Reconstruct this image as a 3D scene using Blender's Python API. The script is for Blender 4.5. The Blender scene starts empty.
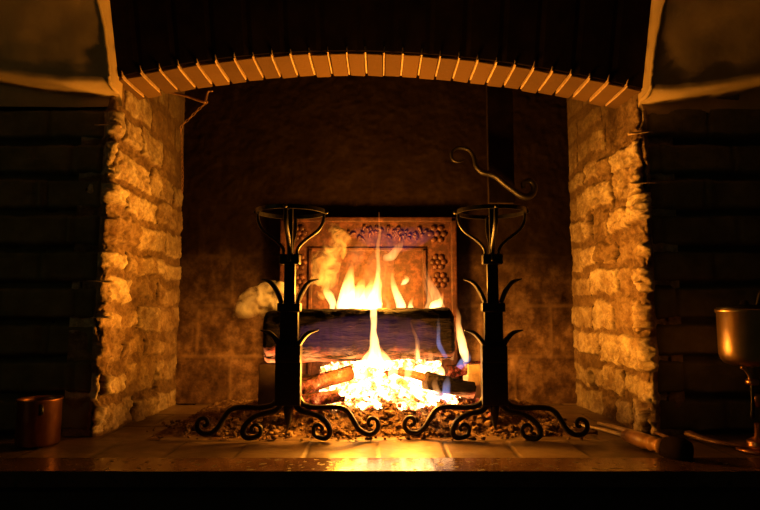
import bpy, bmesh, math, random
import numpy as np
from mathutils import Vector, noise, Matrix
random.seed(7)
C = bpy.context.scene.collection
F = 590.0; T = math.radians(5.32); ZC = 0.436
ct, st = math.cos(T), math.sin(T)

def at(px, py, Y):
    """point of the place seen at a photo pixel, at distance Y in front of the camera"""
    u = (px-380)/F; v = (255-py)/F
    k = Y/(ct - v*st)
    return Vector((u*k, Y, ZC + k*(st + v*ct)))

def fbm(x, y, z, s=1.0, o=4):
    return noise.fractal(Vector((x*s, y*s, z*s)), 1.0, 2.0, o)
def ss(a, b, x):
    t = min(1, max(0, (x-a)/(b-a))); return t*t*(3-2*t)

# ------------------------------------------------------------------ objects
def link(name, bm, mat, parent=None, smooth=True, loc=None):
    me = bpy.data.meshes.new(name); 
    bm.normal_update(); bm.to_mesh(me); bm.free()
    for m in (mat if isinstance(mat, (list, tuple)) else [mat]): me.materials.append(m)
    if smooth: me.polygons.foreach_set('use_smooth', [True]*len(me.polygons))
    o = bpy.data.objects.new(name, me); C.objects.link(o)
    if parent: o.parent = parent
    if loc is not None: o.location = loc
    return o
def thing(name, label, cat, loc=(0,0,0), group=None):
    o = bpy.data.objects.new(name, None); C.objects.link(o); o.empty_display_size = .05
    o.location = loc; tag(o, label, cat, group); return o
def tag(o, label, cat, group=None, kind=None):
    o['label'] = label; o['category'] = cat
    if group: o['group'] = group
    if kind: o['kind'] = kind
    return o
def structure(o, label=None):
    o['kind'] = 'structure'
    if label: o['label'] = label
    return o

def box(bm, c, s, rot=None, bev=0.0, jit=0.0):
    r = bmesh.ops.create_cube(bm, size=1.0)
    vs = r['verts']
    for v in vs:
        v.co = Vector((v.co.x*s[0], v.co.y*s[1], v.co.z*s[2]))
        if jit: v.co += Vector([random.uniform(-jit, jit) for _ in range(3)])
    if bev:
        es = list({e for v in vs for e in v.link_edges})
        r2 = bmesh.ops.bevel(bm, geom=es, offset=bev, segments=2, profile=.6, affect='EDGES', clamp_overlap=True)
        vs = list({v for f in r2['faces'] for v in f.verts} | {v for v in vs if v.is_valid})
    for v in vs:
        if rot is not None: v.co = rot @ v.co
        v.co += Vector(c)
    return vs

def catmull(pts, n):
    P = [Vector(p) for p in pts]; P = [2*P[0]-P[1]] + P + [2*P[-1]-P[-2]]
    out = []
    for i in range(1, len(P)-2):
        for k in range(n):
            t = k/n; a, b, c, d = P[i-1:i+3]
            out.append(.5*((2*b) + (c-a)*t + (2*a-5*b+4*c-d)*t*t + (3*b-a-3*c+d)*t**3))
    out.append(P[-2]); return out

def tube(bm, pts, rad, seg=10, up=Vector((0,1,0)), flat=1.0, smooth=6, power=2.0, cap=True):
    """swept bar; rad = number or list; flat scales the width along `up`"""
    n0 = len(pts)
    if smooth: P = catmull(pts, smooth)
    else: P = [Vector(p) for p in pts]
    N = len(P)
    if isinstance(rad, (int, float)): R = [rad]*N
    else: R = [float(np.interp(i/(N-1)*(len(rad)-1), range(len(rad)), rad)) for i in range(N)]
    rings = []
    prev = None
    for i, p in enumerate(P):
        t = (P[min(i+1, N-1)] - P[max(i-1, 0)]).normalized()
        a = up - t*up.dot(t)
        if a.length < 1e-4: a = prev if prev else Vector((1,0,0))
        a.normalize(); b = t.cross(a).normalized(); prev = a
        ring = []
        for k in range(seg):
            th = 2*math.pi*(k+.5)/seg
            c, s = math.cos(th), math.sin(th)
            e = 2/power
            cx = math.copysign(abs(c)**e, c); sx = math.copysign(abs(s)**e, s)
            ring.append(bm.verts.new(p + a*(cx*R[i]*flat) + b*(sx*R[i])))
        rings.append(ring)
    for i in range(N-1):
        for k in range(seg):
            bm.faces.new((rings[i][k], rings[i][(k+1)%seg], rings[i+1][(k+1)%seg], rings[i+1][k]))
    if cap:
        bm.faces.new(rings[0][::-1]); bm.faces.new(rings[-1])
    return rings

def lathe(bm, prof, c=(0,0,0), seg=40, rot=None):
    rings = []
    for r, z in prof:
        ring = []
        for k in range(seg):
            a = 2*math.pi*k/seg
            v = Vector((r*math.cos(a), r*math.sin(a), z))
            if rot is not None: v = rot @ v
            ring.append(bm.verts.new(v + Vector(c)))
        rings.append(ring)
    for i in range(len(rings)-1):
        for k in range(seg):
            bm.faces.new((rings[i][k], rings[i][(k+1)%seg], rings[i+1][(k+1)%seg], rings[i+1][k]))
    bm.faces.new(rings[0][::-1]); bm.faces.new(rings[-1])

def grid(nu, nv, fn, attr=None):
    """sheet of nu x nv quads; fn(u,v) -> (pos, value)"""
    bm = bmesh.new(); lay = bm.verts.layers.float.new('tint') if attr else None
    lay2 = bm.verts.layers.float.new('seam') if attr else None
    V = []
    for i in range(nu+1):
        row = []
        for j in range(nv+1):
            r = fn(i/nu, j/nv)
            v = bm.verts.new(r[0])
            if attr: v[lay] = r[1]; v[lay2] = r[2]
            row.append(v)
        V.append(row)
    for i in range(nu):
        for j in range(nv):
            bm.faces.new((V[i][j], V[i+1][j], V[i+1][j+1], V[i][j+1]))
    return bm, V

# ------------------------------------------------------------------ materials
class NT:
    def __init__(s, name):
        s.m = bpy.data.materials.new(name); s.m.use_nodes = True
        s.t = s.m.node_tree; s.t.nodes.clear()
        s.out = s.n('ShaderNodeOutputMaterial')
    def n(s, typ, **kw):
        x = s.t.nodes.new(typ)
        for k, v in kw.items():
            if k in x.inputs: s.set(x.inputs[k], v)
            else: setattr(x, k, v)
        return x
    def set(s, inp, v):
        if isinstance(v, bpy.types.NodeSocket): s.t.links.new(v, inp)
        else: inp.default_value = v
    def l(s, a, b): s.t.links.new(a, b)
    def coord(s, kind='Object'): return s.n('ShaderNodeTexCoord').outputs[kind]
    def noise(s, vec, scale, detail=5, rough=.6, dist=0):
        x = s.n('ShaderNodeTexNoise'); s.l(vec, x.inputs['Vector'])
        x.inputs['Scale'].default_value = scale; x.inputs['Detail'].default_value = detail
        x.inputs['Roughness'].default_value = rough; x.inputs['Distortion'].default_value = dist
        return x.outputs['Fac']
    def ramp(s, fac, stops, interp='LINEAR'):
        x = s.n('ShaderNodeValToRGB'); x.color_ramp.interpolation = interp
        e = x.color_ramp.elements
        while len(e) > 1: e.remove(e[-1])
        for i, (p, c) in enumerate(stops):
            k = e[0] if i == 0 else e.new(p)
            k.position = p; k.color = (c[0], c[1], c[2], 1) if hasattr(c, '__len__') else (c, c, c, 1)
        s.l(fac, x.inputs['Fac']); return x.outputs['Color']
    def mix(s, f, a, b, mode='MIX'):
        x = s.n('ShaderNodeMix', data_type='RGBA', blend_type=mode)
        for i, v in ((0, f), (6, a), (7, b)):
            if isinstance(v, (tuple, list)) and len(v) == 3: v = (*v, 1)
            s.set(x.inputs[i], v)
        return x.outputs[2]
    def math(s, op, a, b=0.0, clamp=False):
        x = s.n('ShaderNodeMath', operation=op, use_clamp=clamp)
        s.set(x.inputs[0], a); s.set(x.inputs[1], b); return x.outputs[0]
    def attr(s, nm): return s.n('ShaderNodeAttribute', attribute_name=nm).outputs['Fac']
    def sep(s, v):
        x = s.n('ShaderNodeSeparateXYZ'); s.l(v, x.inputs[0]); return x.outputs
    def bump(s, h, strength=.4, dist=.01):
        x = s.n('ShaderNodeBump'); s.l(h, x.inputs['Height'])
        x.inputs['Strength'].default_value = strength; x.inputs['Distance'].default_value = dist
        return x.outputs['Normal']
    def surf(s, color, rough=.8, metal=0, normal=None, spec=.3, emis=None, estr=0):
        p = s.n('ShaderNodeBsdfPrincipled')
        if isinstance(color, (tuple, list)): color = (*color[:3], 1)
        s.set(p.inputs['Base Color'], color); s.set(p.inputs['Roughness'], rough)
        p.inputs['Metallic'].default_value = metal; s.set(p.inputs['Specular IOR Level'], spec)
        if normal is not None: s.l(normal, p.inputs['Normal'])
        if emis is not None: s.set(p.inputs['Emission Color'], emis); s.set(p.inputs['Emission Strength'], estr)
        s.l(p.outputs[0], s.out.inputs['Surface']); return s.m

def simple(name, col, rough=.8, metal=0, var=.25, scale=30, bs=.3, bd=.004, spec=.3):
    t = NT(name); co = t.coord()
    f = t.noise(co, scale)
    d = tuple(c*(1-var) for c in col); u = tuple(min(1, c*(1+var)) for c in col)
    c = t.ramp(f, [(.3, d), (.7, u)])
    return t.surf(c, rough, metal, t.bump(t.noise(co, scale*3), bs, bd), spec)

def m_pier():
    t = NT('rubble_stone'); co = t.coord()
    tint, seam = t.attr('tint'), t.attr('seam')
    stone = t.ramp(tint, [(0, (.28,.18,.09)), (.30, (.50,.36,.20)), (.6, (.80,.66,.42)), (1, (.92,.80,.56))])
    mort = t.ramp(t.noise(co, 28, 6, .7), [(.3, (.19,.12,.06)), (.6, (.38,.26,.14)), (.8, (.50,.37,.21))])
    c = t.mix(seam, stone, mort)
    c = t.mix(t.math('SUBTRACT', seam, 1.0, True), c, (.03,.018,.01))
    c = t.mix(t.math('MULTIPLY', .75, t.ramp(t.noise(co, 17, 7, .7), [(.38, 0.), (.62, 1.)])), c, (.30,.19,.10), 'MULTIPLY')
    c = t.mix(1.0, c, t.ramp(t.noise(co, 60, 6, .75), [(.25, .45), (.6, 1.05)]), 'MULTIPLY')
    # soot laid down by years of fires: blotchy, thickest deep inside and high up
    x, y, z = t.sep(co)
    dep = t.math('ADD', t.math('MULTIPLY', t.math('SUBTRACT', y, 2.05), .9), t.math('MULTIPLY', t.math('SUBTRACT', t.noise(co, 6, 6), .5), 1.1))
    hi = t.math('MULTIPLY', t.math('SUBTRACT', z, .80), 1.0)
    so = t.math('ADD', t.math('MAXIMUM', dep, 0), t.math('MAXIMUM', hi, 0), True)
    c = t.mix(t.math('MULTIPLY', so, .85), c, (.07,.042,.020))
    n = t.bump(t.noise(co, 55, 8, .7), .8, .012)
    return t.surf(c, .85, 0, n, .25)
def m_back():
    t = NT('sooty_block_wall'); co = t.coord()
    seam = t.attr('seam')
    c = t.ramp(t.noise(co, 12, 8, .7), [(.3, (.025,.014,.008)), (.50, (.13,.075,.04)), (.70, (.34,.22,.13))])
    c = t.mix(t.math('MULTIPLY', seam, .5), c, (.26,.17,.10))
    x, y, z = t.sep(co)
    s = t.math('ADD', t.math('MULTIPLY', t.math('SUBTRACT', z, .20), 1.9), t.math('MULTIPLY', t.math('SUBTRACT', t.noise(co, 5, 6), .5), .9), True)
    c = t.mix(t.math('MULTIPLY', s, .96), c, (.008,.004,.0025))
    return t.surf(c, t.ramp(t.noise(co, 30, 5), [(.3, .7), (.7, .95)]), 0, t.bump(t.noise(co, 45, 8, .7), .5, .006), .06)
def m_wall():
    t = NT('dim_coursed_wall'); co = t.coord()
    seam = t.attr('seam')
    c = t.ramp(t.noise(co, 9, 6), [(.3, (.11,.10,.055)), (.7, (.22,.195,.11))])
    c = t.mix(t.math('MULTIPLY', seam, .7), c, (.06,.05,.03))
    return t.surf(c, .9, 0, t.bump(t.noise(co, 40, 6, .7), .5, .008), .1)
def m_floor():
    t = NT('hearth_tile'); co = t.coord()
    tint, seam = t.attr('tint'), t.attr('seam')
    c = t.ramp(tint, [(0, (.09,.058,.03)), (1, (.25,.17,.09))])
    c = t.mix(t.math('MULTIPLY', .6, t.noise(co, 20, 7, .7)), c, (.11,.07,.04))
    c = t.mix(seam, c, (.04,.025,.015))
    n = t.bump(t.noise(co, 26, 6, .65), .35, .006)
    return t.surf(c, t.ramp(t.noise(co, 14, 5), [(.3, .30), (.7, .62)]), 0, n, .5)
def m_slab():
    t = NT('polished_hearth_slab'); co = t.coord()
    c = t.ramp(t.noise(co, 10, 6), [(.3, (.05,.025,.016)), (.7, (.10,.055,.033))])
    pit = t.ramp(t.noise(co, 38, 3, .5), [(.60, 0.), (.66, 1.)])
    c = t.mix(pit, c, (.02,.012,.008))
    return t.surf(c, t.mix(pit, (.17,.17,.17), (.7,.7,.7)), 0, t.bump(t.noise(co, 14, 4), .18, .005), .6)
def m_iron(name='black_iron', col=(.012,.010,.009), rough=.42):
    t = NT(name); co = t.coord()
    return t.surf(t.ramp(t.noise(co, 40), [(.3, col), (.7, tuple(c*2.2 for c in col))]), rough, .55, t.bump(t.noise(co, 70, 5), .35, .003), .5)
def m_arch():
    t = NT('arch_brick'); co = t.coord()
    c = t.ramp(t.attr('tint'), [(0, (.075,.044,.013)), (1, (.165,.098,.028))])
    c = t.mix(t.math('MULTIPLY', .7, t.noise(co, 35, 6, .7)), c, (.15,.085,.045))
    return t.surf(c, .85, 0, t.bump(t.noise(co, 60, 6), .5, .006), .2)
def m_log():
    t = NT('charred_wood'); co = t.coord('Generated'); ob = t.coord()
    mp = t.n('ShaderNodeMapping'); t.l(ob, mp.inputs['Vector']); mp.inputs['Scale'].default_value = (.22, 1, 1)
    g = t.noise(mp.outputs[0], 55, 8, .7)
    c = t.ramp(g, [(.35, (.0015,.001,.0018)), (.55, (.005,.003,.0045)), (.75, (.020,.012,.016))])
    z = t.sep(co)[2]
    low = t.ramp(t.math('ADD', z, t.math('MULTIPLY', t.math('SUBTRACT', t.noise(ob, 9, 3), .5), .35)), [(.0, 1.), (.12, .85), (.30, 0.)])
    cr = t.ramp(t.noise(mp.outputs[0], 34, 7, .75, .5), [(.44, 0.), (.60, 1.)])
    e = t.math('MULTIPLY', low, cr)
    ec = t.ramp(t.noise(ob, 14, 4), [(.35, (1,.10,.02)), (.65, (1,.33,.08))])
    return t.surf(c, .8, 0, t.bump(g, 1.0, .02), .08, ec, t.math('MULTIPLY', e, 2.6))
def m_burning(name, lo, hi, k, base=(.10,.055,.04)):
    t = NT(name); ob = t.coord()
    n = t.noise(ob, 24, 6, .7, .3)
    c = t.ramp(t.noise(ob, 40, 6, .7), [(.3, tuple(b*.25 for b in base)), (.7, tuple(b*2.5 for b in base))])
    e = t.ramp(n, [(lo, (0,0,0)), ((lo+hi)/2, (.9,.07,.02)), (hi, (1,.30,.06)), (min(1, hi+.12), (1,.62,.25))])
    s = t.ramp(n, [(lo, 0.), (hi, .25), (min(1, hi+.15), 1.)])
    return t.surf(c, .9, 0, t.bump(n, .8, .012), .1, e, t.math('MULTIPLY', s, k))
def m_ash():
    t = NT('ash_and_cinders'); ob = t.coord()
    n = t.noise(ob, 42, 8, .75)
    c = t.ramp(n, [(.38, (.018,.011,.009)), (.47, (.13,.075,.045)), (.56, (.27,.18,.11)), (.72, (.45,.35,.25))])
    c = t.mix(t.ramp(t.noise(ob, 11, 5), [(.42, 0.), (.60, .8)]), c, (.10,.055,.035))
    return t.surf(c, .95, 0, t.bump(t.noise(ob, 80, 6, .7), .9, .012), .05)

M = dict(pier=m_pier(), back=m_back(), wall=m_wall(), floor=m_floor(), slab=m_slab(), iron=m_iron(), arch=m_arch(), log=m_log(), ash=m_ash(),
    mortar=simple('arch_mortar', (.66,.47,.27), .85, 0, .3, 60),
    breast=simple('shade_dark_boards', (.010,.007,.005), .95, 0, .4, 14, .2, .002, .0),  # near-black base carries the shade of the unlit breast face
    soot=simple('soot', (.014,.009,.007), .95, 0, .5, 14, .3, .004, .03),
    front=simple('hearth_front_stone', (.05,.04,.04), .8, 0, .3, 14),
    plaster=simple('cove_plaster', (.50,.38,.19), .9, 0, .12, 9, .25, .006),
    rust=m_iron('rusty_iron', (.16,.09,.05), .5),
    steel=simple('worn_steel', (.62,.52,.40), .5, 1, .25, 40, .15, .001, .5),
    copper=simple('copper', (.72,.36,.18), .30, 1, .2, 14, .15, .002, .5),
    brass=simple('brass', (.74,.50,.22), .32, 1, .2, 14, .2, .002, .5),
    wood=None, dull=simple('dull_copper', (.34,.15,.075), .38, 1, .25, 14, .15, .002, .5), brick=simple('fire_brick', (.55,.38,.22), .9, 0, .35, 30),
    sootbrick=simple('sooty_fire_brick', (.05,.03,.02), .9, 0, .35, 30),
    ember=m_burning('white_hot_ember', .30, .44, 14, (.12,.05,.03)),
    coal=m_burning('glowing_coal', .46, .64, 3.5),
    brand=m_burning('half_burnt_wood', .48, .66, 3.5, (.018,.007,.006)))
t = NT('turned_wood'); co = t.coord()
M['wood'] = t.surf(t.ramp(t.noise(co, 22, 5), [(.3, (.40,.18,.06)), (.7, (.68,.36,.13))]), .28, 0, None, .6)
t = NT('cast_iron_fireback'); co = t.coord()
M['fireback'] = t.surf(t.ramp(t.noise(co, 30, 8, .7), [(.35, (.025,.008,.008)), (.5, (.050,.016,.015)), (.62, (.12,.045,.035))]), .55, .3, t.bump(t.noise(co, 60, 6, .7), .5, .005), .5)

# ------------------------------------------------------------------ masonry
XL, XR = -.955, .915; YF, YB = 2.10, 2.81
fp = thing('fireplace', 'large stone fireplace with a shallow brick arch over a sooty firebox and raised hearth', 'fireplace', (0,2.3,0))
def sub(name, bm, mat, **k):
    o = link(name, bm, mat, fp, **k); o.matrix_parent_inverse = Matrix.Translation((0,-2.3,0)); return o

def courses(seed, z0=-.01, z1=1.60):
    r = random.Random(seed); z = z0; out = []
    first = True
    while z < z1:
        h = r.uniform(.075, .115)
        if first: h = .10; first = False
        s = 0.0; st_ = []
        while s < 1.0:
            w = r.uniform(.11, .32)
            st_.append((s, s+w, r.random(), r.uniform(.002, .036), r.uniform(-.02, .02), z+r.uniform(-.016, .014), z+h+r.uniform(-.014, .018))); s += w
        out.append((z, z+h, st_)); z += h
        m = r.uniform(.02, .038); z += m
    return out
def pier_field(cs, s, z, seed):
    zz = z + .026*fbm(s+seed, z*.3, 0, 5, 3) + .008*fbm(s, z, seed, 22, 3)
    sw = s + .010*fbm(s, z, seed+4, 18, 3)
    n1 = fbm(s, z, seed+9, 11, 5); n2 = fbm(s, z, seed+2, 45, 4)
    h = -.002 + .007*n1 + .009*n2; tint = .3; seam = 1.0
    for z0, z1, row in cs:
        if z0-.018 <= zz <= z1+.018:
            for a, b, tn, hh, tilt, z0, z1 in row:
                if a <= sw < b:
                    dz = max(0, min(zz-z0, z1-zz)); ds = min(sw-a, b-sw)
                    d = ss(0, .009, dz)*ss(.002, .010, ds)
                    crack = 1-ss(0.001, .008, ds)
                    cen = (sw-(a+b)/2)/(b-a)
                    facet = 0
                    h += d*(hh*.55 + tilt*.8*cen + .008*n1) - .018*crack*ss(0, .012, dz)
                    seam = 1-d; tint = tn*.75 + .25*(.5+n1)
                    if crack > .45 and 0 < dz and n2 > -.25: seam = 2.0
                    break
            break
    return h, max(0, min(1, tint)), max(0, min(2, seam))
def pier(side, seed):
    X = XL if side < 0 else XR
    cs = courses(seed); Ls = YB-YF; Lf = .13; R = .018
    def fn(u, v):
        # denser steps towards the front corner
        s = (Ls+Lf)*u; z = 1.62*v - .01
        h, tint, seam = pier_field(cs, s, z, seed)
        deep = ss(0, .42, s)
        pc = (.23, .125, .05) if side > 0 else (.24, .12, .045)
        dd = math.hypot((s-pc[0])*1.3, z-pc[1]) + .035*fbm(s, z, 3, 22, 4)
        pit = 1-ss(pc[2]*.35, pc[2], dd)
        h = h*(.45+.55*deep)*(1-.75*ss(1.0, 1.2, z)) *(1-ss(Ls+.005, Ls+.035, s)) - .12*pit; seam = 2.0 if pit > .5 else seam  # pits coloured near-black, painting in the shade of the hole
        if s < Ls-R:
            p = Vector((X, YB-s, z)); n = Vector((-side, 0, 0))
        elif s < Ls+R*.57:
            a = (s-(Ls-R))/(R*1.57)*math.pi/2
            p = Vector((X + side*R*(1-math.cos(a)), YF+R-R*math.sin(a), z)); n = Vector((-side*math.cos(a), -math.sin(a), 0))
        else:
            p = Vector((X+side*(R+s-Ls-R*.57), YF + .03*ss(Ls+.01, Ls+.05, s), z)); n = Vector((0,-1,0)); 
        edge = math.exp(-((s-Ls)/.05)**2)
        p.x += side*(.028*min(1, max(0, s/Ls)) - (.020 if side < 0 else .0)*z/1.2*min(1, s/Ls))
        return (p + n*(h*(1+.6*edge)) + Vector((side*.012*edge*fbm(z*1.0, seed, 0, 9, 3),0,0)), tint, seam)
    bm, _ = grid(230, 390, fn, True)
    if side > 0: bmesh.ops.reverse_faces(bm, faces=bm.faces)
    # straw and mortar slivers poking out at the corner
    o = sub('side_pier', bm, M['pier'])
    spots = ([(94,125),(87,281),(90,318)] if side < 0 else [(653,132),(654,207),(657,183),(659,281),(651,330),(650,410)])
    ln = {281:.03, 132:.02, 183:.016, 125:.018}
    for px, py in spots:
        e = at(px, py, YF-.01); base = Vector((X+side*.0, YF-.002, e.z + random.uniform(-.006,.006)))
        b2 = bmesh.new(); tube(b2, [base - Vector((side*.012,0,0)), (base+e)/2+Vector((0,0,.002)), e], [.006,.003,.0008], 5, smooth=2)
        link('mortar_splinter', b2, M['mortar'], o)
    return o
pl_ = pier(-1, 11); pr_ = pier(1, 23)
pl_['label'] = 'left rubble side of the firebox with pale stones'; pr_['label'] = 'right rubble side of the firebox'

# back wall of large blocks
def backfn(u, v):
    x = XL-.02 + (XR-XL+.04)*u; z = 1.97*v
    bh = .238; r = int((z+.02)/bh); off = .16*(r % 2)
    bx = ((x+off+3+.05) % .335); bz = ((z+.02) % bh)
    d = min(bx, .335-bx, bz, bh-bz) + .004*fbm(x, z, 1, 20, 3)
    g = 1-ss(.003, .010, d)
    h = .003*g*ss(.9,.5,z) + .005*fbm(x, z, 3, 8, 5) + .003*fbm(x, z, 7, 40, 3)
    return (Vector((x, YB - h, z)), .5, g)
bm, _ = grid(230, 240, backfn, True); bmesh.ops.reverse_faces(bm, faces=bm.faces)
for f in bm.faces: pass
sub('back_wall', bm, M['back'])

# upper firebox walls and smoke throat (pure soot)
bm = bmesh.new()
YM = (YF+YB)/2+.03
box(bm, (XL-.18, YM, 1.6), (.20, .62, .70)); box(bm, (XR+.18, YM, 1.6), (.20, .62, .70))
box(bm, (-.017, YM, 1.98), (2.1, .80, .06)); box(bm, (-.017, YB+.06, 1.0), (2.2, .08, 2.1))
box(bm, (XL-.18, YM, .62), (.20, .64, 1.38)); box(bm, (XR+.18, YM, .62), (.20, .64, 1.38))
sub('smoke_throat', bm, M['soot'], smooth=False)

# arch line from the photograph, stood at the face of the chimney breast
YA = 2.08
up_px = [(118,81),(150,73),(200,65.5),(260,58.5),(330,55),(376,54.5),(440,58.5),(500,65.5),(560,75),(610,85),(645,93)]
ax = np.array([at(x, y, YA).x for x, y in up_px]); az = np.array([at(x, y, YA).z for x, y in up_px])
co_ = np.polyfit(ax, az, 3)
def zarch(x): return float(np.polyval(co_, x))
bm = bmesh.new(); lay = bm.verts.layers.float.new('tint')
bmf = bmesh.new(); bmm = bmesh.new()
xs = []; x = XL-.040; 
while x < XR+.06: xs.append(x); x += .0680*math.cos(math.atan((zarch(x+.01)-zarch(x))/.01))
for i in range(len(xs)-1):
    xm = (xs[i]+xs[i+1])/2; sl = math.atan((zarch(xm+.01)-zarch(xm-.01))/.02)
    rot = Matrix.Rotation(-sl, 3, 'Y')
    j = random.uniform(-.003, .003); dy = random.uniform(-.004, .004)
    n = rot @ Vector((0,0,1))
    c = Vector((xm, YA+.102+dy, zarch(xm)+j)) + n*.055
    vs = box(bm, c, (.059, .20, .11), rot, .004, .0015)
    tv = random.random()
    for v in vs: v[lay] = tv
    # mortar fin in the joint, standing a little proud of the bricks
    sl2 = math.atan((zarch(xs[i]+.01)-zarch(xs[i]-.01))/.02); r2 = Matrix.Rotation(-sl2 + random.uniform(-.04,.04), 3, 'Y')
    n2 = r2 @ Vector((0,0,1))
    L = random.uniform(.155, .178)
    w = random.uniform(.004, .006); pr = random.uniform(.005, .008)
    z0 = zarch(xs[i])
    # proud fin
    fin = [(-.014, random.uniform(.018,.040)), (-.022, -.001), (-.004, -pr), (L*.5, -pr-.001), (L, -pr+.002), (L, .05), (0, .06)]
    vv = []
    for sx in (-w/2, w/2):
        vv.append([bmf.verts.new(Vector((xs[i], YA+a, z0)) + r2 @ Vector((sx*(1 if k != 0 else .3), 0, b))) for k, (a, b) in enumerate(fin)])
    bmf.faces.new(vv[0]); bmf.faces.new(vv[1][::-1])
    for k in range(len(fin)):
        k2 = (k+1) % len(fin); bmf.faces.new((vv[0][k], vv[1][k], vv[1][k2], vv[0][k2]))
    # joint filling behind the face
    box(bmm, Vector((xs[i], YA+.09, z0)) + n2*.065, (.014, .18, .11), r2)
bmesh.ops.recalc_face_normals(bmf, faces=bmf.faces)
arch = sub('brick_arch', bm, M['arch'], smooth=False)
link('mortar_joint', bmm, M['soot'], arch, smooth=False)
link('mortar_fin', bmf, M['mortar'], arch, smooth=False)

bm = bmesh.new()
for i in range(len(xs)-1):
    xm = (xs[i]+xs[i+1])/2; box(bm, (xm, YA+.09, (zarch(xm)+.10+2.1)/2), (xs[i+1]-xs[i]+.012, .15, 2.1-zarch(xm)-.10))
link('arch_backing', bm, M['soot'], arch, smooth=False)
# chimney breast above the arch: dark vertical boards
def breast():
    bm = bmesh.new(); n = 120
    x0, x1 = XL-.05, XR+.055
    fr, bk, tp, tb = [], [], [], []
    for i in range(n+1):
        x = x0+(x1-x0)*i/n; z = zarch(x)+.012
        g = .006 if (i % 8) in (0,) else 0.0
        y = YA-.010+g
        fr.append(bm.verts.new((x, y, z))); tp.append(bm.verts.new((x, y-.30, 2.1)))
        bk.append(bm.verts.new((x, YA-.001, z))); tb.append(bm.verts.new((x, YA-.001, 2.1)))
    for i in range(n):
        bm.faces.new((fr[i], fr[i+1], tp[i+1], tp[i])); bm.faces.new((bk[i+1], bk[i], tb[i], tb[i+1]))
        bm.faces.new((fr[i+1], fr[i], bk[i], bk[i+1])); bm.faces.new((tp[i], tp[i+1], tb[i+1], tb[i]))
    return bm
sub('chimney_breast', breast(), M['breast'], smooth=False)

# coves each side and the dim coursed walls under them
def cove(side):
    prof = [(1.97,1.13),(1.955,1.163),(1.90,1.168),(1.872,1.176),(1.862,1.19),(1.858,1.21),(1.848,1.25),(1.82,1.32),(1.765,1.405),(1.68,1.50),(1.54,1.60),(1.36,1.68),(1.12,1.74)]
    P = catmull([Vector((0, a*1.074, ZC+(b-ZC)*1.074)) for a, b in prof], 5)
    x0 = (XL+.005) if side < 0 else (XR+.035)
    bm = bmesh.new(); cols = []; nx = 50
    for i in range(nx+1):
        d = 1.5*(i/nx)**1.6
        row = []
        for k, p in enumerate(P):
            lift = .10*d*ss(0, .5, d)*(1 if k > 1 else 0)
            wob = .004*fbm(d, p.y, p.z+side, 9, 3)
            row.append(bm.verts.new((x0+side*d, p.y+wob, p.z+lift+wob + (.0 if side < 0 else -.028*(1-ss(0,.3,d)*.3)))))
        cols.append(row)
    for i in range(nx):
        for k in range(len(P)-1):
            bm.faces.new((cols[i][k], cols[i+1][k], cols[i+1][k+1], cols[i][k+1]))
    # inner end cap back to the chimney breast
    back = [bm.verts.new((x0, YA+.03, max(v.co.z, 1.14))) for v in cols[0]]
    for k in range(len(P)-1):
        if cols[0][k].co.y < YA+.03:
            bm.faces.new((back[k], back[k+1], cols[0][k+1], cols[0][k]))
    bmesh.ops.recalc_face_normals(bm, faces=bm.faces)
    # plaster bead on the arris
    pts = [v.co + Vector((-side*.001, 0, 0)) + Vector([random.uniform(-.0018,.0018) for _ in range(3)]) for v in cols[0]][8:]
    tube(bm, pts, [.009,.006,.007,.005,.007], 8, Vector((1,0,0)), smooth=0)
    o = link('trim', bm, M['plaster']); return o
c1 = structure(cove(-1), 'plaster cove over the left wall'); c1.name = 'trim_1'
c2 = structure(cove(1), 'plaster cove over the right wall'); c2.name = 'trim_2'
def sidewall(side, nm):
    xin = (XL-.040) if side < 0 else (XR+.040)
    def fn(u, v):
        x = xin + side*1.4*u; z = -.02 + 1.36*v
        p = .132; zz = z + .006*fbm(x, z, side*3, 5, 3); r = int((zz+5*p)/p)
        bx = (x+3+.11*(r%2)+.03*math.sin(r*7)) % .27; bz = (zz+5*p) % p
        d = min(bz, p-bz) + .003*fbm(x, z, 4, 30, 3); db = min(bx, .27-bx)
        g = 1-ss(.008, .020, d); g2 = (1-ss(.003, .01, db))*.6
        h = -.030*g - .012*g2 + .010*fbm(x, z, side*5, 7, 4) + .012*noise.cell(Vector(((x+3+.11*(r%2))/.27, r, side)))
        return (Vector((x + (.010*fbm(z, 0, side, 12, 3) if u < .001 else 0), YF+.016+.035*(1-ss(0,.03,u))-h*ss(0,.05,u), z)), .5, max(g, g2))
    bm, _ = grid(150, 200, fn, True)
    if side < 0: bmesh.ops.reverse_faces(bm, faces=bm.faces)
    o = structure(link(nm, bm, M['wall'])); return o
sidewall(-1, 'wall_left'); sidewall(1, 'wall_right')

# hearth
def floorfn(u, v):
    x = -2.2 + 4.4*u; y = 1.802 + 1.02*v
    tw, th = .215, .245
    r = int((y-1.802)/th); bx = (x + 3 + .10*(r % 2)+.02) % tw; by = (y-1.802) % th
    d = min(bx, tw-bx, by, th-by) if v > .004 else 1
    g = 1-ss(.002, .006, d)
    cid = Vector(((x+3+.10*(r%2)+.02)/tw, r, 2)); tn = noise.cell(cid)
    h = -.004*g + .003*fbm(x, y, 1, 6, 3) + .003*tn
    return (Vector((x, y, h-.003)), tn, g)
bm, _ = grid(640, 130, floorfn, True)
sub('hearth_floor', bm, M['floor'])
bm = bmesh.new()
box(bm, (0, 1.725, -.022), (4.4, .150, .044), None, .004)
sub('hearth_edge_slab', bm, M['slab'], smooth=False)
bm = bmesh.new(); box(bm, (0, 2.25, -.30), (4.4, 1.16, .50)); 
sub('hearth_base', bm, M['front'], smooth=False)

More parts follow.
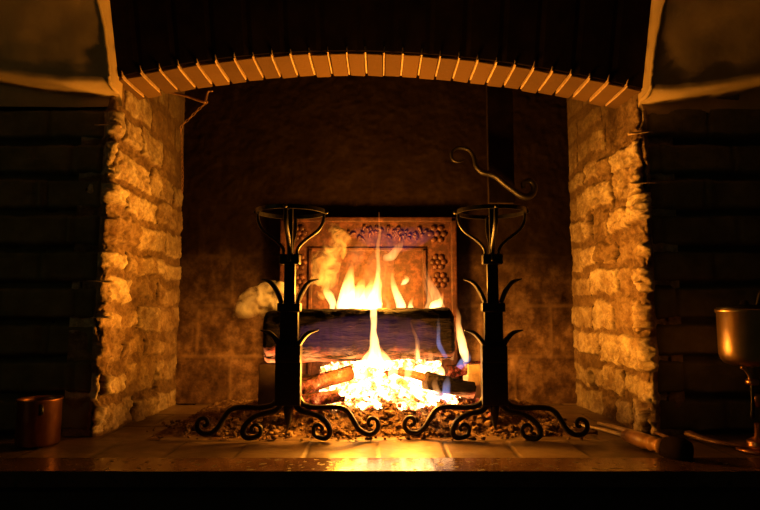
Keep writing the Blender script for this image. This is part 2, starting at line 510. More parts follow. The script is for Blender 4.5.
# ------------------------------------------------------------------ fireback
fbk = thing('fireback', 'rectangular cast iron fireback with raised border and rosettes standing behind the fire', 'fireback', (-.05, 2.73, 0))
def FB(name, bm, mat=None, **k):
    o = link(name, bm, mat or M['fireback'], fbk, **k); o.matrix_parent_inverse = Matrix.Translation((.05,-2.73,0)); return o
a = at(281, 218, 2.75); b = at(456, 217, 2.75)
x0, x1, zt = a.x, b.x, (a.z+b.z)/2
xc = (x0+x1)/2; bm = bmesh.new(); box(bm, (xc, 2.765, zt/2), (x1-x0, .02, zt), None, .003); FB('plate', bm, smooth=False)
bm = bmesh.new()
for z, w, h in ((zt-.012, x1-x0, .024),): box(bm, (xc, 2.748, z), (w, .03, h), None, .006)
for s in (x0+.014, x1-.014): box(bm, (s, 2.748, zt/2), (.028, .03, zt), None, .006)
FB('outer_border', bm, smooth=False)
ia = at(309, 248, 2.75); ib = at(426, 248, 2.75)
bm = bmesh.new()
box(bm, ((ia.x+ib.x)/2, 2.752, ia.z-.008), (ib.x-ia.x, .022, .018), None, .004)
for s in (ia.x+.009, ib.x-.009): box(bm, (s, 2.752, ia.z/2), (.018, .022, ia.z), None, .004)
FB('inner_border', bm, smooth=False)
def rosette(px, py, r=.030, pet=6):
    c = at(px, py, 2.75); bm = bmesh.new()
    for k in range(pet+1):
        a = 2*math.pi*k/pet; rr = 0 if k == pet else r
        res = bmesh.ops.create_icosphere(bm, subdivisions=2, radius=.0145 if k < pet else .013)
        for v in res['verts']:
            v.co = Vector((v.co.x, v.co.y*.6, v.co.z)) + c + Vector((rr*math.cos(a), .0, rr*math.sin(a)))
    FB('rosette', bm)
for p in ((437,234),(438,262),(440,280),(299,233),(299,262),(299,282)): rosette(*p, r=.026 if p[1] != 234 else .032)
bm = bmesh.new()
for k in range(46):   # cast leaf scrolls along the top
    c = at(322+105*random.random(), 234+random.uniform(-6, 6), 2.753); a = random.uniform(0, 3.14); l_ = random.uniform(.008, .02)
    d = Vector((math.cos(a)*l_, 0, math.sin(a)*l_)); tube(bm, [c-d, c-d*.3+Vector((0,-.003,.005)), c+d*.4+Vector((0,-.003,.004)), c+d], [.003,.007,.008,.003], 7, smooth=3)
FB('garland', bm)
# ------------------------------------------------------------------ andirons
AY = 2.05; S = AY/F
def zp(py): return at(380, py, AY).z
def make_andiron():
    root = thing('andiron', 'tall black iron andiron at the left of the fire, basket top and scrolled feet', 'andiron', (0,0,0), 'pair of wrought iron andirons')
    ir = M['iron']
    bm = bmesh.new()
    def bar(y0, y1, w, d):
        za, zb = zp(y1), zp(y0); box(bm, (0, 0, (za+zb)/2), (w, d, zb-za), None, .003)
    bar(360, 405, 25*S, .045); bar(311, 362, 18*S, .034); bar(262, 312, 11*S, .026); bar(208, 262, 4.5*S, .016)
    link('shaft', bm, ir, root, smooth=False)
    for y0, y1, w, d in ((303,312,23,.052), (345,362,25,.058), (254.5,264.5,20,.050)):
        bm = bmesh.new(); box(bm, (0,0,(zp(y0)+zp(y1))/2), (w*S, d, zp(y0)-zp(y1)), None, .005)
        link('collar', bm, ir, root, smooth=False)
    for sg in (-1, 1):
        for yb, yt in ((303,280), (349,331)):
            bm = bmesh.new(); h = yb-yt
            pts = [(sg*8*S, 0, zp(yb)), (sg*12*S, 0, zp(yb-h*.45)), (sg*19*S, 0, zp(yt+h*.12)), (sg*29*S, 0, zp(yt-1))]
            pts = [Vector(p) for p in pts]
            tube(bm, pts, [.0085,.0095,.008,.0022], 10, flat=1.7)
            link('leaf', bm, ir, root)
    # basket
    for ang in (0, 90, 180, 270):
        a = math.radians(ang); d = Vector((math.cos(a), math.sin(a), 0))
        bm = bmesh.new()
        prof = [(8,262),(7,250),(14,241),(27,231),(32.5,222),(33.5,212)]
        tube(bm, [d*(r*S) + Vector((0,0,zp(y))) for r, y in prof], [.0055,.006,.006,.006,.006,.005], 8, up=Vector((-d.y, d.x, 0)), flat=1.35)
        link('basket_strap', bm, ir, root)
    bm = bmesh.new(); n = 48; R_ = 34*S
    pts = [Vector((R_*math.cos(2*math.pi*k/n), R_*math.sin(2*math.pi*k/n), zp(212))) for k in range(n)]
    rg = []
    for p in pts:
        d = Vector((p.x, p.y, 0)).normalized()
        rg.append([bm.verts.new(p + d*a_ + Vector((0,0,b_))) for a_, b_ in ((-.003,-.007),(.003,-.007),(.003,.007),(-.003,.007))])
    for k in range(n):
        for j in range(4): bm.faces.new((rg[k][j], rg[(k+1)%n][j], rg[(k+1)%n][(j+1)%4], rg[k][(j+1)%4]))
    bmesh.ops.recalc_face_normals(bm, faces=bm.faces)
    for ang in (0, 90, 180, 270):
        a = math.radians(ang)
        r_ = bmesh.ops.create_icosphere(bm, subdivisions=2, radius=.0075)
        for v in r_['verts']: v.co += Vector((36*S*math.cos(a), 36*S*math.sin(a), zp(212)))
    link('basket_ring', bm, ir, root, smooth=False)
    fz = 435.0
    long = [(10,62),(10,46),(11,37),(17,30),(30,27.5),(50,28),(61,25.5),(68,17),(74,8),(82,3),(90,3.5),(95,9),(93.5,16),(88,18),(84.5,14.5),(86,10.5),(89,11.5)]
    short = [(5,58),(5,43),(7,32),(14,24.5),(26,22.5),(36,19),(43,12.5),(45,5),(41,.5),(34,-1),(28.5,3),(28,9.5),(33,12.5),(37,9.5),(35.5,6.5)]
    for sg in (-1, 1):
        for prof, fy in ((long, -.015), (short, -.040)):
            mx = max(p[0] for p in prof); bm = bmesh.new()
            pts = []
            for i, (dx, dz) in enumerate(prof):
                pr = dx/mx
                pts.append(Vector((sg*dx*S*.93, fy*pr + (.012 if fy > -.05 else -.014), max(.0095, dz*S+.008))))
            tube(bm, pts, [.010,.010,.0095,.0095,.0095,.0085,.0075,.0065,.005], 10, flat=1.25, power=2.6, smooth=5)
            link('leg', bm, ir, root)
    bm = bmesh.new(); lathe(bm, [(.0005, .030),(.009,.055),(.016,.095),(.018,.14)], seg=14); link('spike', bm, ir, root)
    bm = bmesh.new()
    box(bm, (0, .27, .150), (.028, .50, .026), None, .003); box(bm, (0, .505, .072), (.028, .026, .142), None, .003)
    box(bm, (0, .505, .010), (.09, .03, .016), None, .003)
    link('log_bar', bm, ir, root, smooth=False)
    return root
and1 = make_andiron(); and1.location = (-.313, AY, 0)
def copy_tree(o, parent=None):
    c = o.copy(); C.objects.link(c); c.parent = parent
    for ch in list(o.children): copy_tree(ch, c)
    return c
and2 = copy_tree(and1); and2.location = (.391, AY, 0); and2.rotation_euler = (0,0,math.radians(-3))
and2['label'] = 'tall black iron andiron at the right of the fire, basket top and scrolled feet'

# ------------------------------------------------------------------ wood on the fire
def rough_log(name, p0, p1, r, mat, label, rz=None, power=3.0, rough=.10, seg=40, nl=70, ecc=1.0, group=None, bow=0.0, knots=0):
    p0, p1 = Vector(p0), Vector(p1); L = (p1-p0).length; t = (p1-p0).normalized()
    a = Vector((0,0,1)) - t*t.z; a.normalize(); b = t.cross(a)
    bm = bmesh.new(); rings = []
    sd = random.uniform(0, 50); rr0, rr1 = (r if isinstance(r, tuple) else (r, r))
    for i in range(nl+1):
        f = i/nl; c = Vector((0,0,0)) + t*(f*L) + a*(bow*math.sin(math.pi*f))
        rr = rr0+(rr1-rr0)*f
        endf = min(1, (min(f, 1-f)*L)/(rr*.22)); k = .80+.20*math.sqrt(max(0, 1-(1-endf)**2))
        ring = []
        for j in range(seg):
            th = 2*math.pi*j/seg; cc, s_ = math.cos(th), math.sin(th); e = 2/power
            q = Vector((math.copysign(abs(cc)**e, cc), math.copysign(abs(s_)**e, s_), 0))
            d = 1 + rough*fbm(q.x*1.2+sd, q.y*1.2, f*L*7, 1.0, 5) + rough*.6*fbm(q.x*4+sd, q.y*4, f*L*9, 1.6, 4)
            ring.append(bm.verts.new(c + (a*q.x*ecc + b*q.y)*(rr*k*d) + t*(.35*rr*(.0 if 0 < i < nl else 1)*rough*fbm(q.x, q.y, sd, 2, 2))))
        rings.append(ring)
    for i in range(nl):
        for j in range(seg):
            bm.faces.new((rings[i][j], rings[i][(j+1)%seg], rings[i+1][(j+1)%seg], rings[i+1][j]))
    # end faces with a recessed heart
    for ring, s_ in ((rings[0], -1), (rings[-1], 1)):
        c = sum((v.co for v in ring), Vector())/seg
        inner = [bm.verts.new(c + (v.co-c)*.55 + t*(s_*random.uniform(-.006,.004))) for v in ring]
        for j in range(seg):
            q = (ring[j], ring[(j+1)%seg], inner[(j+1)%seg], inner[j]); bm.faces.new(q if s_ < 0 else q[::-1])
        bm.faces.new(inner if s_ < 0 else inner[::-1])
    bmesh.ops.recalc_face_normals(bm, faces=bm.faces)
    o = link(name, bm, mat, None, loc=p0); tag(o, label, 'log', group); return o
LY = 2.36
la, lb = at(267, 336, LY), at(452, 333, LY)
rough_log('split_log', la, lb, (.100,.098), M['log'], 'big charred squared log lying across the fire', power=3.6, rough=.075, seg=64, nl=170)
G = 'small burning logs under the big log'
rough_log('burning_log', at(300,387,2.20), at(352,372,2.28), (.030,.026), M['brand'], 'short red-brown smouldering log at the left of the embers', power=2.4, rough=.16, group=G)
rough_log('burning_log', at(300,401,2.16), at(344,395,2.20), (.022,.025), M['brand'], 'low ashy pinkish brand lying in front, nearest the left andiron', power=2.4, rough=.18, group=G)
rough_log('burning_log', at(384,374,2.26), at(428,379,2.22), (.011,.015), M['brand'], 'thin glowing branch under the middle of the big log', power=2.2, rough=.2, bow=.012, group=G)
rough_log('burning_log', at(392,376,2.20), at(432,401,2.12), (.014,.020), M['ember'], 'white-hot branch slanting down to the right out of the embers', power=2.2, rough=.2, group=G)
rough_log('burning_log', at(424,380,2.22), at(474,391,2.24), (.032,.028), M['log'], 'dark charred chunk with blue flames at the right of the embers', power=2.6, rough=.2, group=G)
rough_log('burning_log', at(447,372,2.30), at(480,366,2.36), (.022,.020), M['brand'], 'red-edged stub under the right end of the big log', power=2.6, rough=.2, group=G)
rough_log('burning_log', at(340,392,2.15), at(386,378,2.24), (.016,.018), M['ember'], 'glowing branch crossing the middle of the embers', power=2.2, rough=.22, group=G)
for (px0, px1, Y, mat, lb_) in ((258,276,2.33,'sootbrick','soot-black upright firebrick under the left end of the big log'), (467,483,2.30,'brick','fire-lit tan upright firebrick beside the right andiron')):
    A_, B_ = at(px0, 364, Y), at(px1, 364, Y); bm = bmesh.new()
    box(bm, ((A_.x+B_.x)/2, Y+.05, A_.z/2), (B_.x-A_.x, .10, A_.z), Matrix.Rotation(.06, 3, 'Z'), .004, .003)
    tag(link('firebrick', bm, M[mat], smooth=False), lb_, 'brick', 'upright firebricks')

# ------------------------------------------------------------------ ash and embers
def ash_h(x, y):
    cx = (x-.02)/.60; cy = (y-2.45)/.37
    m = max(0, 1-cx*cx-cy*cy)
    front = ss(2.085+.025*fbm(x, 1, 0, 6, 3), 2.20, y)
    h = .098*(m**.6)*front
    h += .020*front*ss(.85, .60, abs(x+.02))
    n = fbm(x, y, 0, 16, 5)
    return h, n
def ashfn(u, v):
    x = -.80+1.52*u; y = 2.06+.73*v
    h, n = ash_h(x, y)
    m = ss(0, .012, h)
    z = h + (.010*n + .014*max(0, fbm(x, y, 5, 48, 4)) )*m - .003*(1-m) - .001
    e = min(u, 1-u, v*2)
    if e < .02: z = -.004
    return (Vector((x, y, z)),)
bm, V = grid(300, 140, ashfn)
# crumbs and cinders scattered on and before the heap
def lump(bm, c, r, sub_=1, sq=.7, lay=None):
    res = bmesh.ops.create_icosphere(bm, subdivisions=sub_, radius=r)
    R0 = Matrix.Rotation(random.uniform(0, 6), 3, Vector([random.uniform(-1,1) for _ in range(3)]).normalized())
    sx = [random.uniform(.6, 1.3) for _ in range(3)]
    for v in res['verts']:
        k = 1+.75*noise.noise(v.co*(1.9/r)+Vector(c)*37)
        q = R0 @ Vector((v.co.x*sx[0]*k, v.co.y*sx[1]*k, v.co.z*sx[2]*k)); v.co = Vector((q.x, q.y, q.z*sq)) + Vector(c)
def ground(x, y):
    h, n = ash_h(x, y); return max(0, h + .010*n*ss(0, .012, h))
for k in range(1300):
    x = random.gauss(-.0, .38); y = random.uniform(2.03, 2.36)
    if abs(x+.02) > .82: continue
    if y < 2.10 and random.random() < .55: continue
    r = random.uniform(.0025, .010)*(1.3 if random.random() < .12 else 1)
    lump(bm, (x, y, ground(x, y)+r*.35), r)
for k in range(170):
    x = random.gauss(.0, .30); y = random.uniform(2.10, 2.28); r = random.uniform(.009, .017)
    if abs(x) < .75: lump(bm, (x, y, ground(x, y)+r*.25), r, 2)
tag(link('ash_bed', bm, M['ash']), 'tan and black heap of ash and cinders spread under the fire', 'ash', kind='stuff')
bm = bmesh.new()
for k in range(620):
    px = random.gauss(380, 36); 
    if not 325 < px < 455: continue
    Y = random.uniform(2.19, 2.46); X = (px-380)/F*Y
    h = ground(X, Y)
    top = .090+.150*ss(2.20, 2.36, Y)*ss(78, 45, abs(px-383))
    lump(bm, (X, Y, random.uniform(h, max(h, top))), random.uniform(.011, .024), 2, .8)
tag(link('ember_bed', bm, M['ember']), 'white-hot heap of embers glowing under the big log', 'embers', kind='stuff')
bm = bmesh.new()
for k in range(150):
    px = random.choice([random.gauss(330, 22), random.gauss(430, 25), random.gauss(380, 45)])
    Y = random.uniform(2.17, 2.30); X = (px-380)/F*Y; h = ground(X, Y)
    lump(bm, (X, Y, h+random.uniform(0, .022)), random.uniform(.006, .014), 2, .8)
tag(link('coals', bm, M['coal']), 'red glowing coals scattered round the edge of the white-hot embers', 'coals', kind='stuff')

# ------------------------------------------------------------------ flames (emitting gas, no surface)
def m_flame(name, stops, k, wis=.5, fall=None):
    t = NT(name); g = t.coord('Generated'); ob = t.coord()
    z = t.sep(g)[2]
    col = t.ramp(z, stops)
    st_ = t.ramp(z, fall or [(0, .7), (.15, 1.), (.55, .75), (.85, .28), (1, .06)])
    mp = t.n('ShaderNodeMapping'); t.l(ob, mp.inputs['Vector']); mp.inputs['Scale'].default_value = (1, 1, .3)
    w = t.ramp(t.noise(mp.outputs[0], 42, 4, .6, .6), [(.36, 1-wis), (.62, 1.)])
    e = t.n('ShaderNodeEmission'); t.l(col, e.inputs['Color'])
    t.l(t.math('MULTIPLY', t.math('MULTIPLY', st_, w), k), e.inputs['Strength'])
    t.l(e.outputs[0], t.out.inputs['Volume'])
    t.m.cycles.volume_step_rate = 1.0
    return t.m
hot = [(0, (1,.60,.22)), (.45, (1,.50,.14)), (.8, (1,.34,.06)), (1, (1,.22,.03))]
MF = dict(big=m_flame('flame_bright', hot, 150, .45), thin=m_flame('flame_thin', hot, 130, .45, [(0, 1.), (.3, 1.), (.62, .6), (.8, .35), (1, .14)]),
    soft=m_flame('flame_faint', [(0, (1,.45,.12)), (1, (1,.30,.06))], 42, .8),
    haze=m_flame('flame_glow_faint', [(0, (1,.36,.09)), (1, (1,.28,.08))], 5.0, .9, [(0,.3),(.3,1.),(.7,.6),(1,0.)]),
    blue=m_flame('flame_blue', [(0, (.25,.35,1)), (.5, (.45,.45,.9)), (1, (1,.6,.3))], 26, .6))
MF['violet'] = m_flame('violet_cast_glow', [(0, (.30,.13,.75)), (1, (.45,.14,.55))], 1.15, .9, [(0,.8),(.5,1.),(1,.5)])  # glowing volume added for the purple cast, not a burning flame
fire = thing('fire', 'yellow-white flames rising over and in front of the big charred log', 'fire', (0,2.36,.1))
def flame(pts, mat, Y, Y2=None, dep=1.0, seg=18):
    """pts: (px, py, half width px) from foot to tip"""
    Y2 = Y2 or Y; bm = bmesh.new(); n = len(pts)
    P = [at(x, y, Y+(Y2-Y)*i/(n-1)) for i, (x, y, w) in enumerate(pts)]
    W = [w/F*Y for _, _, w in pts]
    tube(bm, P, W, seg, Vector((0,1,0)), dep, 6)
    c = sum((v.co for v in bm.verts), Vector())/len(bm.verts)
    for v in bm.verts:
        q = v.co; d = .006*fbm(q.x, q.y, q.z*.6, 22, 3)
        v.co = q + Vector((d, .5*d, 0)) - c
    bmesh.ops.recalc_face_normals(bm, faces=bm.faces)
    o = link('flame', bm, MF[mat], fire); o.location = c - Vector((0,2.36,.1)); return o
# tongues standing on top of the log
flame([(343,314,5),(344,306,8),(347,296,8),(349,284,6),(351,273,4),(352,262,1)], 'big', 2.40)
flame([(352,314,6),(354,304,9),(357,294,8),(361,286,5),(364,277,1)], 'big', 2.44)
flame([(362,314,7),(366,303,9),(369,294,7),(372,284,4),(373,276,1)], 'big', 2.42)
flame([(374,314,6),(375,303,8),(376,294,6),(378,282,4),(377,270,1)], 'big', 2.40)
flame([(330,312,2),(332,304,4),(329,296,4.5),(326,290,3),(329,283,.7)], 'big', 2.42)
flame([(385,312,2),(388,304,2.5),(384,296,2),(386,288,.5)], 'soft', 2.44)
flame([(400,313,4),(401,306,4.5),(398,296,4),(394,286,3),(392,276,2),(394,268,.6)], 'big', 2.42)
flame([(411,312,4),(411,308,3.5),(411,303,2),(413,296,.5)], 'big', 2.40)
flame([(401,285,.7),(404,282,3),(406,279,2.6),(403,275,.6)], 'big', 2.45)
flame([(442,309,4),(438,302,5),(434,292,4.5),(429,280,3),(425,268,1.8),(424,258,.6)], 'soft', 2.42)
flame([(434,311,5),(436,306,6),(441,300,3),(443,292,.8)], 'big', 2.40)
flame([(428,310,4),(430,300,4),(426,286,2.5),(423,272,.8)], 'soft', 2.46)
# tall thin flame in front of the log
flame([(376,366,9),(375,357,7),(375,345,4.5),(374,330,3.5),(374,310,4),(376,290,3.4),(378,268,2.6),(378,245,2),(379,228,1.4),(379,212,.5)], 'thin', 2.235, 2.30)
flame([(366,366,6),(368,358,5),(371,350,3),(373,340,.8)], 'big', 2.23)
flame([(388,366,6),(385,360,5),(381,352,3),(379,344,.8)], 'big', 2.23)
# small ones in front of the log
flame([(417,362,3),(417,350,2.6),(417,340,2),(413,328,1.2),(410,320,.4)], 'soft', 2.235)
flame([(418,360,2),(418,352,1.7),(417,342,.5)], 'big', 2.22)
flame([(430,364,3),(431,356,3),(429,347,.6)], 'soft', 2.23)
flame([(405,364,4),(404,357,3),(406,350,.6)], 'soft', 2.23)
# right end
flame([(466,362,2),(464,352,4.5),(461,340,4.2),(459,328,3.2),(459,316,2),(457,306,.6)], 'big', 2.28)
flame([(452,360,2),(452,340,3),(450,320,3),(447,305,.8)], 'soft', 2.32)
flame([(459,368,3),(463,362,4),(467,358,3.5),(468,350,.8)], 'blue', 2.265)
flame([(446,358,2),(439,345,2.5),(438,330,2),(438,316,.6)], 'blue', 2.235)
# low flames over the embers
flame([(425,402,2),(427,394,4),(425,384,3.5),(428,374,.8)], 'soft', 2.13)
flame([(437,400,2),(437,392,3.5),(435,383,3),(438,375,.8)], 'soft', 2.13)
flame([(447,402,3),(446,394,4.5),(447,384,3.5),(448,374,.8)], 'blue', 2.135)
flame([(428,397,5),(436,395,6),(444,396,4)], 'blue', 2.13)
flame([(320,372,2),(325,366,4),(332,362,.8)], 'soft', 2.30)
for x in (362,392,408,424,440):
    flame([(x,380,4),(x+1,372,5),(x-1,366,3),(x+.5,360,1.6),(x-1,354,.4)], 'big' if x < 450 else 'soft', 2.235)
# faint haze of flame above the tongues
flame([(375,300,10),(378,280,16),(382,262,14),(392,248,8),(398,236,1)], 'haze', 2.45, dep=.8)
flame([(335,300,8),(330,285,9),(334,265,7),(328,245,4),(322,232,1)], 'haze', 2.48)
flame([(350,270,5),(357,255,9),(365,243,6),(371,230,1)], 'haze', 2.48)
flame([(383,258,3),(392,256,5),(398,248,4),(402,240,.8)], 'soft', 2.46)
flame([(333,262,1),(330,254,2.6),(334,246,2),(330,238,.5)], 'haze', 2.48)

flame([(300,336,10),(320,338,17),(345,336,20),(380,334,20),(415,336,18),(436,338,10)], 'violet', 2.225, dep=.5)  # added purple haze across the log face
flame([(350,232,3),(370,236,11),(395,240,14),(420,236,10),(438,232,3)], 'violet', 2.66, dep=.6)  # added purple haze across the top of the fireback
# ------------------------------------------------------------------ smoke
def smoke(name, pts, Y, dens, label):
    t = NT('smoke'); ob = t.coord()
    n = t.ramp(t.noise(ob, 16, 5, .65, .8), [(.48, 0.), (.66, 1.)])
    v = t.n('ShaderNodeVolumeScatter'); v.inputs['Color'].default_value = (.99,.96,.92,1)
    t.l(t.math('MULTIPLY', n, dens), v.inputs['Density']); v.inputs['Anisotropy'].default_value = .2
    t.l(v.outputs[0], t.out.inputs['Volume'])
    bm = bmesh.new(); P = [at(x, y, Y) for x, y, w in pts]
    tube(bm, P, [w/F*Y for *_, w in pts], 20, Vector((0,1,0)), 1.0, 6)
    for v_ in bm.verts: v_.co += Vector((1,0,1))*.012*fbm(v_.co.x, v_.co.y, v_.co.z, 16, 3)
    bmesh.ops.recalc_face_normals(bm, faces=bm.faces)
    tag(link(name, bm, t.m), label, 'smoke', kind='stuff')
smoke('smoke', [(232,318,2),(242,310,11),(254,302,15),(266,300,18),(282,294,15),(298,286,4)], 2.40, 36, 'pale puff of smoke drifting left past the left andiron')
smoke('smoke', [(322,300,3),(324,280,14),(328,258,15),(340,240,12),(330,224,4)], 2.56, 14, 'thin smoke curling up the fireback above the flames')

# ------------------------------------------------------------------ hanging iron bar with S scroll, hook, chain
hb = thing('hanging_iron_bar', 'broad black iron bar with an S-shaped scroll hanging in the smoke above the right andiron', 'pot hanger', (0,2.37,1.2))
def HB(name, bm, mat, **k):
    o = link(name, bm, mat, hb, **k); o.matrix_parent_inverse = Matrix.Translation((0,-2.37,-1.2)); return o
A_, B_ = at(489, 203, 2.37), at(515, 203, 2.37)
bm = bmesh.new(); box(bm, ((A_.x+B_.x)/2, 2.385, (A_.z+1.92)/2), (B_.x-A_.x, .03, 1.92-A_.z), None, .003); HB('bar', bm, M['soot'], smooth=False)
sc = [(464,160),(459,162),(453,160),(451.5,153),(456,148.5),(463,148),(470,151),(474,158),(476,166),(482,172),(490,174),(497,177),(505,184),(513,190),(520,195),(527,197),(533,193),(534,186),(530,181),(524,183),(523,188)]
bm = bmesh.new(); tube(bm, [at(x, y, 2.345) for x, y in sc], [.003,.006,.007,.008,.011,.013,.012,.014,.012,.008], 10, smooth=5, flat=1.4); HB('scroll', bm, M['iron'])
hk = tag(link('wall_hook', (lambda b: (tube(b, [at(168,92,2.30), at(186,96,2.30), at(203,102,2.30), at(205.5,101,2.30), at(208,92,2.30), at(213,91,2.30)], [.005,.005,.005,.005,.004,.003], 8, smooth=4, flat=1.3), b)[1])(bmesh.new()), M['rust']), 'small rusty iron hook fixed under the left end of the arch', 'hook')
ch = thing('chain', 'thin rusty chain hanging from the hook to the left side of the firebox', 'chain', at(206, 101, 2.30))
def link_mesh():
    bm = bmesh.new(); n = 16; pts = []
    for k in range(n):
        a = 2*math.pi*k/n; pts.append(Vector((.0042*math.cos(a), 0, .011*math.sin(a))))
    rings = []
    for k in range(n):
        tt = (pts[(k+1)%n]-pts[k-1]).normalized(); nn = tt.cross(Vector((0,1,0)))
        rings.append([bm.verts.new(pts[k] + (nn*math.cos(q)+Vector((0,1,0))*math.sin(q))*.0014) for q in [2*math.pi*j/6 for j in range(6)]])
    for k in range(n):
        for j in range(6): bm.faces.new((rings[k][j], rings[(k+1)%n][j], rings[(k+1)%n][(j+1)%6], rings[k][(j+1)%6]))
    bmesh.ops.recalc_face_normals(bm, faces=bm.faces); return bm
path = [at(206,103,2.30), at(198,110,2.32), at(190,118,2.34), at(181.5,127,2.36), at(181.5,140,2.38), at(182,158,2.38), at(182.5,176,2.38), at(182,192,2.38)]
for q in path[3:]: q.x = max(q.x, XL+.045)
PP = catmull(path, 30); acc = 0; proto = None; last = PP[0]; k = 0; nxt = 0
for i in range(1, len(PP)):
    acc += (PP[i]-PP[i-1]).length
    if acc >= nxt:
        tdir = (PP[min(i+2, len(PP)-1)]-PP[i-1]).normalized()
        if proto is None: o = proto = link('link', link_mesh(), M['rust'], ch)
        else: o = proto.copy(); C.objects.link(o); o.parent = ch
        o.location = PP[i]-ch.location
        o.rotation_mode = 'QUATERNION'
        o.rotation_quaternion = tdir.to_track_quat('Z', 'Y') @ Matrix.Rotation((k%2)*math.pi/2+.4, 3, 'Z').to_quaternion()
        k += 1; nxt += .019

# ------------------------------------------------------------------ pot at the left, vessel at the right
def floorpt(px, py):
    d = at(px, py, 1.0) - Vector((0,0,ZC)); return Vector((0,0,ZC)) + d*(ZC/-d.z)
pb = floorpt(39, 445); pb.y = min(pb.y, 1.97); pb.x = at(39, 420, pb.y).x
pot = thing('copper_pot', 'small dull copper pot with side handle at the dark left end of the hearth', 'pot', (pb.x, pb.y, .0))
rp = 19.5/F*pb.y; hp = at(39, 398, pb.y).z
bm = bmesh.new(); lathe(bm, [(rp*.92,.002),(rp,.010),(rp,hp-.01),(rp*1.05,hp-.004),(rp*1.05,hp),(rp*.96,hp),(rp*.93,hp-.012),(rp*.90,.02),(.001,.016)][::1], seg=48)
link('body', bm, M['dull'], pot)
bm = bmesh.new(); d = Vector((math.cos(-1.0), math.sin(-1.0), 0))
tube(bm, [d*rp*.98+Vector((0,0,hp-.016)), d*(rp+.016)+Vector((0,0,hp-.020)), d*(rp+.018)+Vector((0,0,hp-.036)), d*rp*.98+Vector((0,0,hp-.044))], .004, 8, up=Vector((-d.y,d.x,0)), flat=1.8)
link('handle', bm, M['iron'], pot)

VY = 1.88
vc = at(746, 336, VY)
ves = thing('brass_vessel', 'round-bottomed brass vessel held on a dark curved stand at the right edge', 'vessel', (vc.x, VY, 0))
k = VY/F; rv = 25*k; zt_, zb_ = at(745,309,VY).z, at(745,366,VY).z; H = zt_-zb_
bm = bmesh.new(); lathe(bm, [(.001, zb_),(rv*.55, zb_+H*.01),(rv*.80, zb_+H*.045),(rv*.93, zb_+H*.11),(rv*.985, zb_+H*.20),(rv, zb_+H*.32),(rv, zt_-.014),(rv*1.05, zt_-.010),(rv*1.05, zt_),(rv*.97, zt_)], seg=56); link('bowl', bm, M['brass'], ves)
bm = bmesh.new(); lathe(bm, [(rv*.99, zt_-.002),(rv*.97, zt_+.006),(rv*.55, zt_+.012),(rv*.18, zt_+.014),(.010, zt_+.026),(.001,zt_+.028)], seg=40); link('lid', bm, M['iron'], ves)
bm = bmesh.new()
def lv(px, py, dy=0): return at(px, py, VY+dy) - Vector((vc.x, VY, 0))
tube(bm, [lv(741,367), lv(745,369), lv(749,375), lv(751,383)], [.006,.006,.006,.006], 10); link('drain_pipe', bm, M['brass'], ves)
q0 = lv(752,381); bm = bmesh.new(); lathe(bm, [(.016,-.012),(.019,-.008),(.019,.002),(.014,.006)], c=q0, seg=28); link('pipe_collar', bm, M['copper'], ves)
bm = bmesh.new()
tube(bm, [lv(752,384), lv(752.5,400), lv(752.5,418)], [.006,.005,.007], 12); link('stem', bm, M['iron'], ves)
q0 = lv(757,400); bm = bmesh.new(); lathe(bm, [(.012,-.022),(.013,.010),(.009,.018)], c=q0, seg=24); link('valve', bm, M['copper'], ves)
q0 = lv(757,424); q0.z = .0
bm = bmesh.new(); lathe(bm, [(.062,.0),(.064,.006),(.050,.012),(.030,.018),(.034,.028),(.028,.034),(.010,.045),(.008,.085)], c=q0, seg=48); link('foot', bm, M['copper'], ves)
bm = bmesh.new()
tube(bm, [Vector((rv*.98, .02, zb_+H*.8)), Vector((rv+.03, .02, zb_+H*.6)), Vector((rv+.035,.02,.20)), Vector((.05,.02,.03)), Vector((q0.x+.02,.0,.010))], .008, 10); 
tube(bm, [lv(757,308), lv(759,300), lv(762,292), lv(770,288)], [.006,.007,.007,.006], 10)
link('stand', bm, M['iron'], ves)

# ------------------------------------------------------------------ fire tools at the right
pk = thing('fire_poker', 'long steel poker with a turned wooden handle lying nearest on the right hearth', 'poker', floorpt(640, 442))
def rel(v): return v - pk.location
def lay(px, py, h):
    p = floorpt(px, py); d = (p-Vector((0,0,ZC))); f = (ZC-h)/ZC; return Vector((0,0,ZC)) + d*f
def axial(bm, A0, B0, prof, seg=28):
    d = (B0-A0); L = d.length; q = d.normalized().to_track_quat('Z', 'Y').to_matrix()
    lathe(bm, [(r, z*L) for r, z in prof], c=A0, seg=seg, rot=q)
HA, HB_ = lay(624,435,.026), lay(663,447,.026)
bm = bmesh.new(); axial(bm, rel(HA), rel(HB_), [(.011,0),(.017,.03),(.019,.07),(.015,.11),(.018,.15),(.023,.35),(.024,.50),(.020,.64),(.016,.68),(.022,.72),(.022,.80),(.016,.84),(.020,.90),(.026,1.0)])
link('handle', bm, M['wood'], pk)
bm = bmesh.new(); HC = lay(693,452,.026)
axial(bm, rel(HB_), rel(HC), [(.024,0),(.031,.10),(.036,.40),(.035,.70),(.026,.92),(.004,1.0)])
link('pommel', bm, M['soot'], pk)
bm = bmesh.new(); tube(bm, [rel(lay(576,424,.010)), rel(lay(600,429,.014)), rel(HA)], [.004,.006,.0075], 10, smooth=4); link('rod', bm, M['steel'], pk)
tg = thing('fire_tongs', 'steel tongs with a pair of thin arms lying behind the wooden handled poker', 'tongs', floorpt(630, 430))
for (a0, a1, r) in (((598,423,.012),(659,442,.030),.0065), ((606,424,.010),(664,441,.024),.005)):
    p, q = lay(*a0)-tg.location, lay(*a1)-tg.location
    bm = bmesh.new(); tube(bm, [p, (p+q)/2+Vector((0,0,.003)), q], [r*.8, r, r], 10, smooth=4); link('arm', bm, M['steel'], tg)
sh = thing('fire_shovel', 'thin rust coloured iron shovel shaft lying against the foot of the right side', 'shovel', floorpt(660, 432))
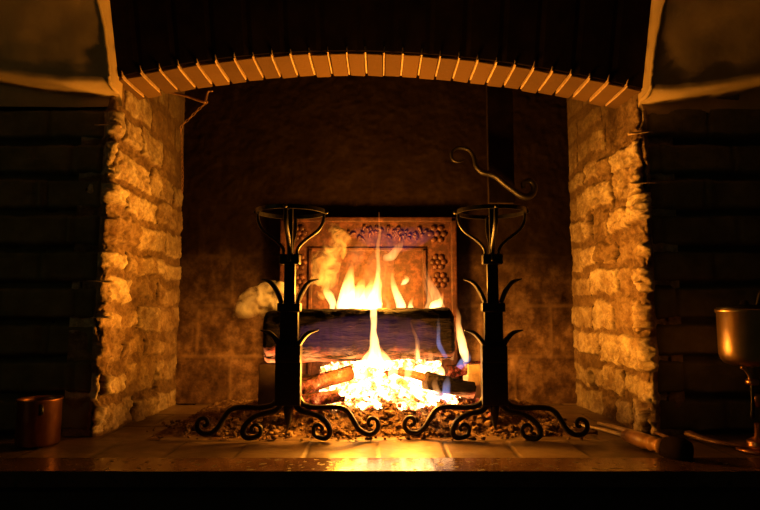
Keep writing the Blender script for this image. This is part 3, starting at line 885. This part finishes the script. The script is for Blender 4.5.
p, q = lay(640,427,.010)-sh.location, lay(676,441,.016)-sh.location
bm = bmesh.new(); tube(bm, [p, (p+q)/2, q], [.006,.008,.007], 10, smooth=4); link('shaft', bm, M['rust'], sh)
bl = thing('log_grabber', 'dark curved iron blade lying at the far right of the hearth', 'iron tool', floorpt(720, 440))
bm = bmesh.new()
tube(bm, [lay(690,434,.014)-bl.location, lay(705,439,.012)-bl.location, lay(722,443,.012)-bl.location, lay(742,445.5,.012)-bl.location, lay(775,447,.014)-bl.location], [.013,.009,.007,.007,.008], 12, up=Vector((0,1,0)), flat=1.9, smooth=6); link('blade', bm, M['rust'], bl)

# ------------------------------------------------------------------ light of the fire
def point(name, loc, p, col, r):
    l = bpy.data.lights.new(name, 'POINT'); l.energy = p; l.color = col; l.shadow_soft_size = r
    o = bpy.data.objects.new(name, l); o.location = loc; C.objects.link(o)
FC = (1, .345, .026)
point('fire_light_above_log', (-.02, 2.42, .51), 52, FC, .07)
point('fire_light_embers', (-.12, 2.17, .20), 25, FC, .04)
point('fire_light_embers', (.11, 2.155, .215), 25, FC, .04)
point('left_fill_light', (-3.2, -.2, 1.7), 5, (.95,.80,.28), .15)  # unseen fill added from the left to lift the olive cove and wall
w = bpy.data.worlds.new('dark_room'); bpy.context.scene.world = w; w.use_nodes = True
bg = w.node_tree.nodes['Background']; bg.inputs['Color'].default_value = (.85,.68,.30,1); bg.inputs['Strength'].default_value = .006

# ------------------------------------------------------------------ camera
cam = bpy.data.cameras.new('camera'); cam.sensor_width = 36; cam.lens = 36*F/760
co = bpy.data.objects.new('camera', cam); C.objects.link(co); co.location = (0,0,ZC); co.rotation_euler = (math.pi/2+T, 0, 0)
cam.clip_start = .02
sc_ = bpy.context.scene; sc_.camera = co
sc_.view_settings.view_transform = 'Standard'; sc_.view_settings.look = 'None'
sc_.view_settings.exposure = 0; sc_.view_settings.gamma = 1
sc_.cycles.sample_clamp_indirect = 3.0
sc_.cycles.max_bounces = 6; sc_.cycles.transparent_max_bounces = 48; sc_.cycles.volume_bounces = 2
